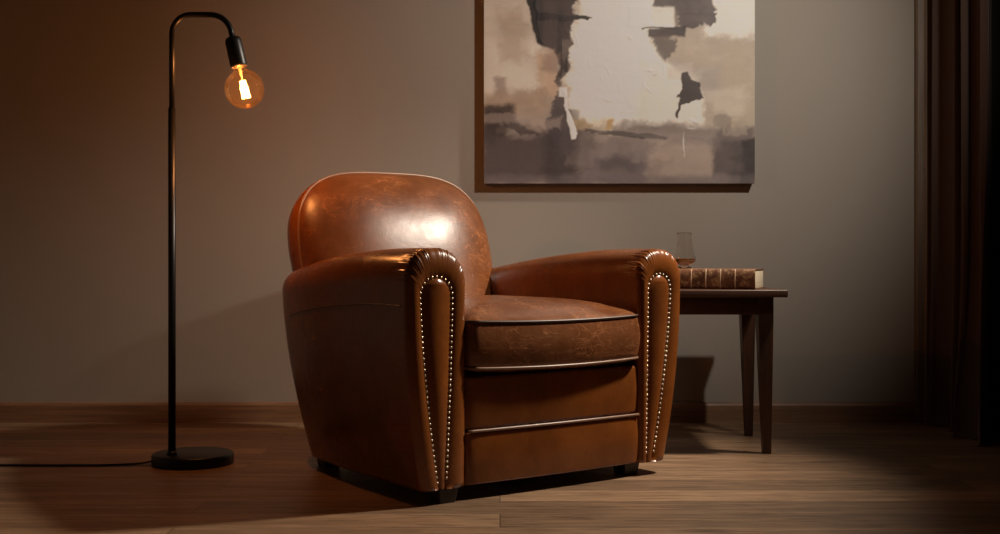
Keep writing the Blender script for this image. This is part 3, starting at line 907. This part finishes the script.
# dry brush breaking up the dark strokes
patch(540, 0, 574, 50, (120, 98, 88), 3, 12, .22, 90, .2, 'v')
patch(558, 40, 572, 90, (196, 178, 160), 2, 8, .2, 91, .2, 'v')
patch(655, 0, 712, 26, (130, 112, 104), 3, 10, .22, 92, .2, 'h')
patch(484, 118, 560, 128, (170, 152, 140), 2, 10, .5, 93, .2, 'h')
patch(560, 124, 600, 150, (120, 104, 102), 4, 12, .2, 94, 0, 'v')
patch(600, 126, 720, 140, (196, 180, 162), 3, 12, .2, 95, .2, 'h')
patch(544, 52, 560, 70, (150, 124, 106), 3, 9, .6, 96)
patch(630, 134, 720, 146, (164, 148, 140), 4, 10, .25, 97)
# upper part of the canvas (above the photograph's frame)
patch(500, -160, 620, -80, (206, 194, 176), 10, 20, .8, 60)
patch(560, -110, 720, -50, (218, 208, 192), 10, 20, .8, 61)
patch(610, -150, 700, -100, MID, 6, 14, .7, 62)
col *= (1 + .10 * n6 + .02 * st_h + .06 * n3)[..., None]
col = col ** 1.24 * 1.48
lum = col.mean(axis=2, keepdims=True); col = (col * .80 + lum * .20) * np.array([.98, 1., 1.03])
col = np.clip(col, 0, .80)
H_ = hgt * .0007 + (st_h * .3 + st_v * .2 + n6) * .0010
vs = np.zeros((NZ, NX, 3)); vs[..., 0] = gxx - pw / 2; vs[..., 2] = gzz - PH / 2; vs[..., 1] = -PD - H_
e = np.minimum(np.minimum(gxx, pw - gxx), np.minimum(gzz, PH - gzz)); vs[..., 1] = np.where(e < .0005, -PD, vs[..., 1])
idx = np.arange(NX * NZ).reshape(NZ, NX)
fa = np.stack([idx[:-1, :-1], idx[:-1, 1:], idx[1:, 1:], idx[1:, :-1]], -1).reshape(-1, 4)
me = bpy.data.meshes.new('canvas_front')
me.from_pydata(vs.reshape(-1, 3).tolist(), [], fa.tolist()); me.update()
ca = me.color_attributes.new('paint', 'FLOAT_COLOR', 'POINT')
buf = np.ones((NX * NZ, 4), np.float32); buf[:, :3] = col.reshape(-1, 3); ca.data.foreach_set('color', buf.ravel())
pm = NT('oil_paint'); at = pm.n('ShaderNodeAttribute', attribute_name='paint'); pm.l(at.outputs['Color'], pm.b.inputs['Base Color'])
pm.set(Roughness=.55, Normal=pm.bump(pm.noise(pm.coord((700, 700, 700)), 1, 2), .25, .0006))
pf = link('canvas_front', me, pm.m, pc)
M['canvas'] = simple('canvas_side', (.30, .25, .20), .8, 0, .1, 200)
box('stretcher_frame', (-pw / 2, pw / 2, -PD + .001, 0, -PH / 2, PH / 2), M['canvas'], pc, 0)

# ------------------------------------------------------------------ curtain
def curtain():
    NYc, NZc = 220, 60; y0, y1 = 4.655, 4.175
    rows = []
    for j in range(NZc + 1):
        z = 2.42 * (1 - j / NZc); z = max(z, .0)
        fl = sm(.75, 0, z)                  # flare near the floor
        row = []
        for i in range(NYc + 1):
            u = i / NYc
            y = y0 + (y1 - y0) * u
            ph = u * 3.7 + .18 * math.sin(u * 9 + 1) + .05 * math.sin(z * 2.1 + u * 5)
            amp = .034 + .010 * math.sin(u * 13) + .010 * fl
            x = 1.708 - .012 * (1 - u) + amp * math.cos(2 * PI * ph) + .006 * math.sin(6 * PI * ph + z)
            y += .016 * math.sin(4 * PI * ph)
            # hem spreads towards the room on the near side
            x -= .05 * fl * fl * sm(.45, .8, u) * sm(1.08, .9, u); y -= .07 * fl * fl * sm(.5, .85, u)
            zz = z if z > .0 else .0
            row.append((x, y, zz + .004))
        rows.append(row)
    # a little cloth lying on the floor
    last = rows[-1]
    rows.append([(x - .012, y - .010, .003) for x, y, z in last])
    v, f = loft(rows, False)
    o = link('curtain', mesh('curtain', v, f), M['curtain'])
    s = o.modifiers.new('s', 'SOLIDIFY'); s.thickness = .0025; s.offset = 0
    return o
cur = curtain(); cur['label'] = 'dark brown floor-length curtain gathered in folds beside the right wall'; cur['category'] = 'curtain'
rod = thing('curtain_rod', 'dark metal curtain rod above the tall window', 'curtain rod', (1.715, 3.6, 2.44))
v, f = merge([tube([(0, -1.0, 0), (0, 1.07, 0)], .011, 16)])
link('rod', mesh('rod', v, f), M['black_metal'], rod)
for y in (-.9, 1.0):
    v, f = tube([(0, y, 0), (RX - 1.715 + .002, y, 0)], .007, 10); link('bracket', mesh('bracket', v, f), M['black_metal'], rod)

# ------------------------------------------------------------------ light
def spot(name, loc, aim, power, col, size, blend, rad):
    l = bpy.data.lights.new(name, 'SPOT'); l.energy = power; l.color = col; l.spot_size = math.radians(size); l.spot_blend = blend; l.shadow_soft_size = rad
    o = bpy.data.objects.new(name, l); C.objects.link(o); o.location = loc
    o.rotation_euler = (Vector(aim) - Vector(loc)).to_track_quat('-Z', 'Y').to_euler(); return o
spot('unseen_key_spot', (1.58, 3.78, 2.08), (-.50, 3.50, .12), 295, (1., .86, .71), 74, .85, .085)  # unseen key spot aimed at the chair, no fixture modelled
spot('added_fill_spot', (1.55, 2.50, 2.35), (.56, 4.67, 1.36), 165, (1., .90, .79), 63, 1., .045)  # second unseen spot, added to brighten the painting and right wall
pl = bpy.data.lights.new('bulb_light', 'POINT'); pl.energy = 11.5; pl.color = (1., .38, .12); pl.shadow_soft_size = .016
po = bpy.data.objects.new('bulb_light', pl); C.objects.link(po); po.location = Vector(lamp.location) + bc
w = bpy.data.worlds.new('world'); bpy.context.scene.world = w; w.use_nodes = True
w.node_tree.nodes['Background'].inputs[0].default_value = (1., .80, .62, 1); w.node_tree.nodes['Background'].inputs[1].default_value = .016
sc = bpy.context.scene
sc.view_settings.view_transform = 'Standard'; sc.view_settings.look = 'None'; sc.view_settings.exposure = 0; sc.view_settings.gamma = 1; sc.view_settings.use_curve_mapping = False
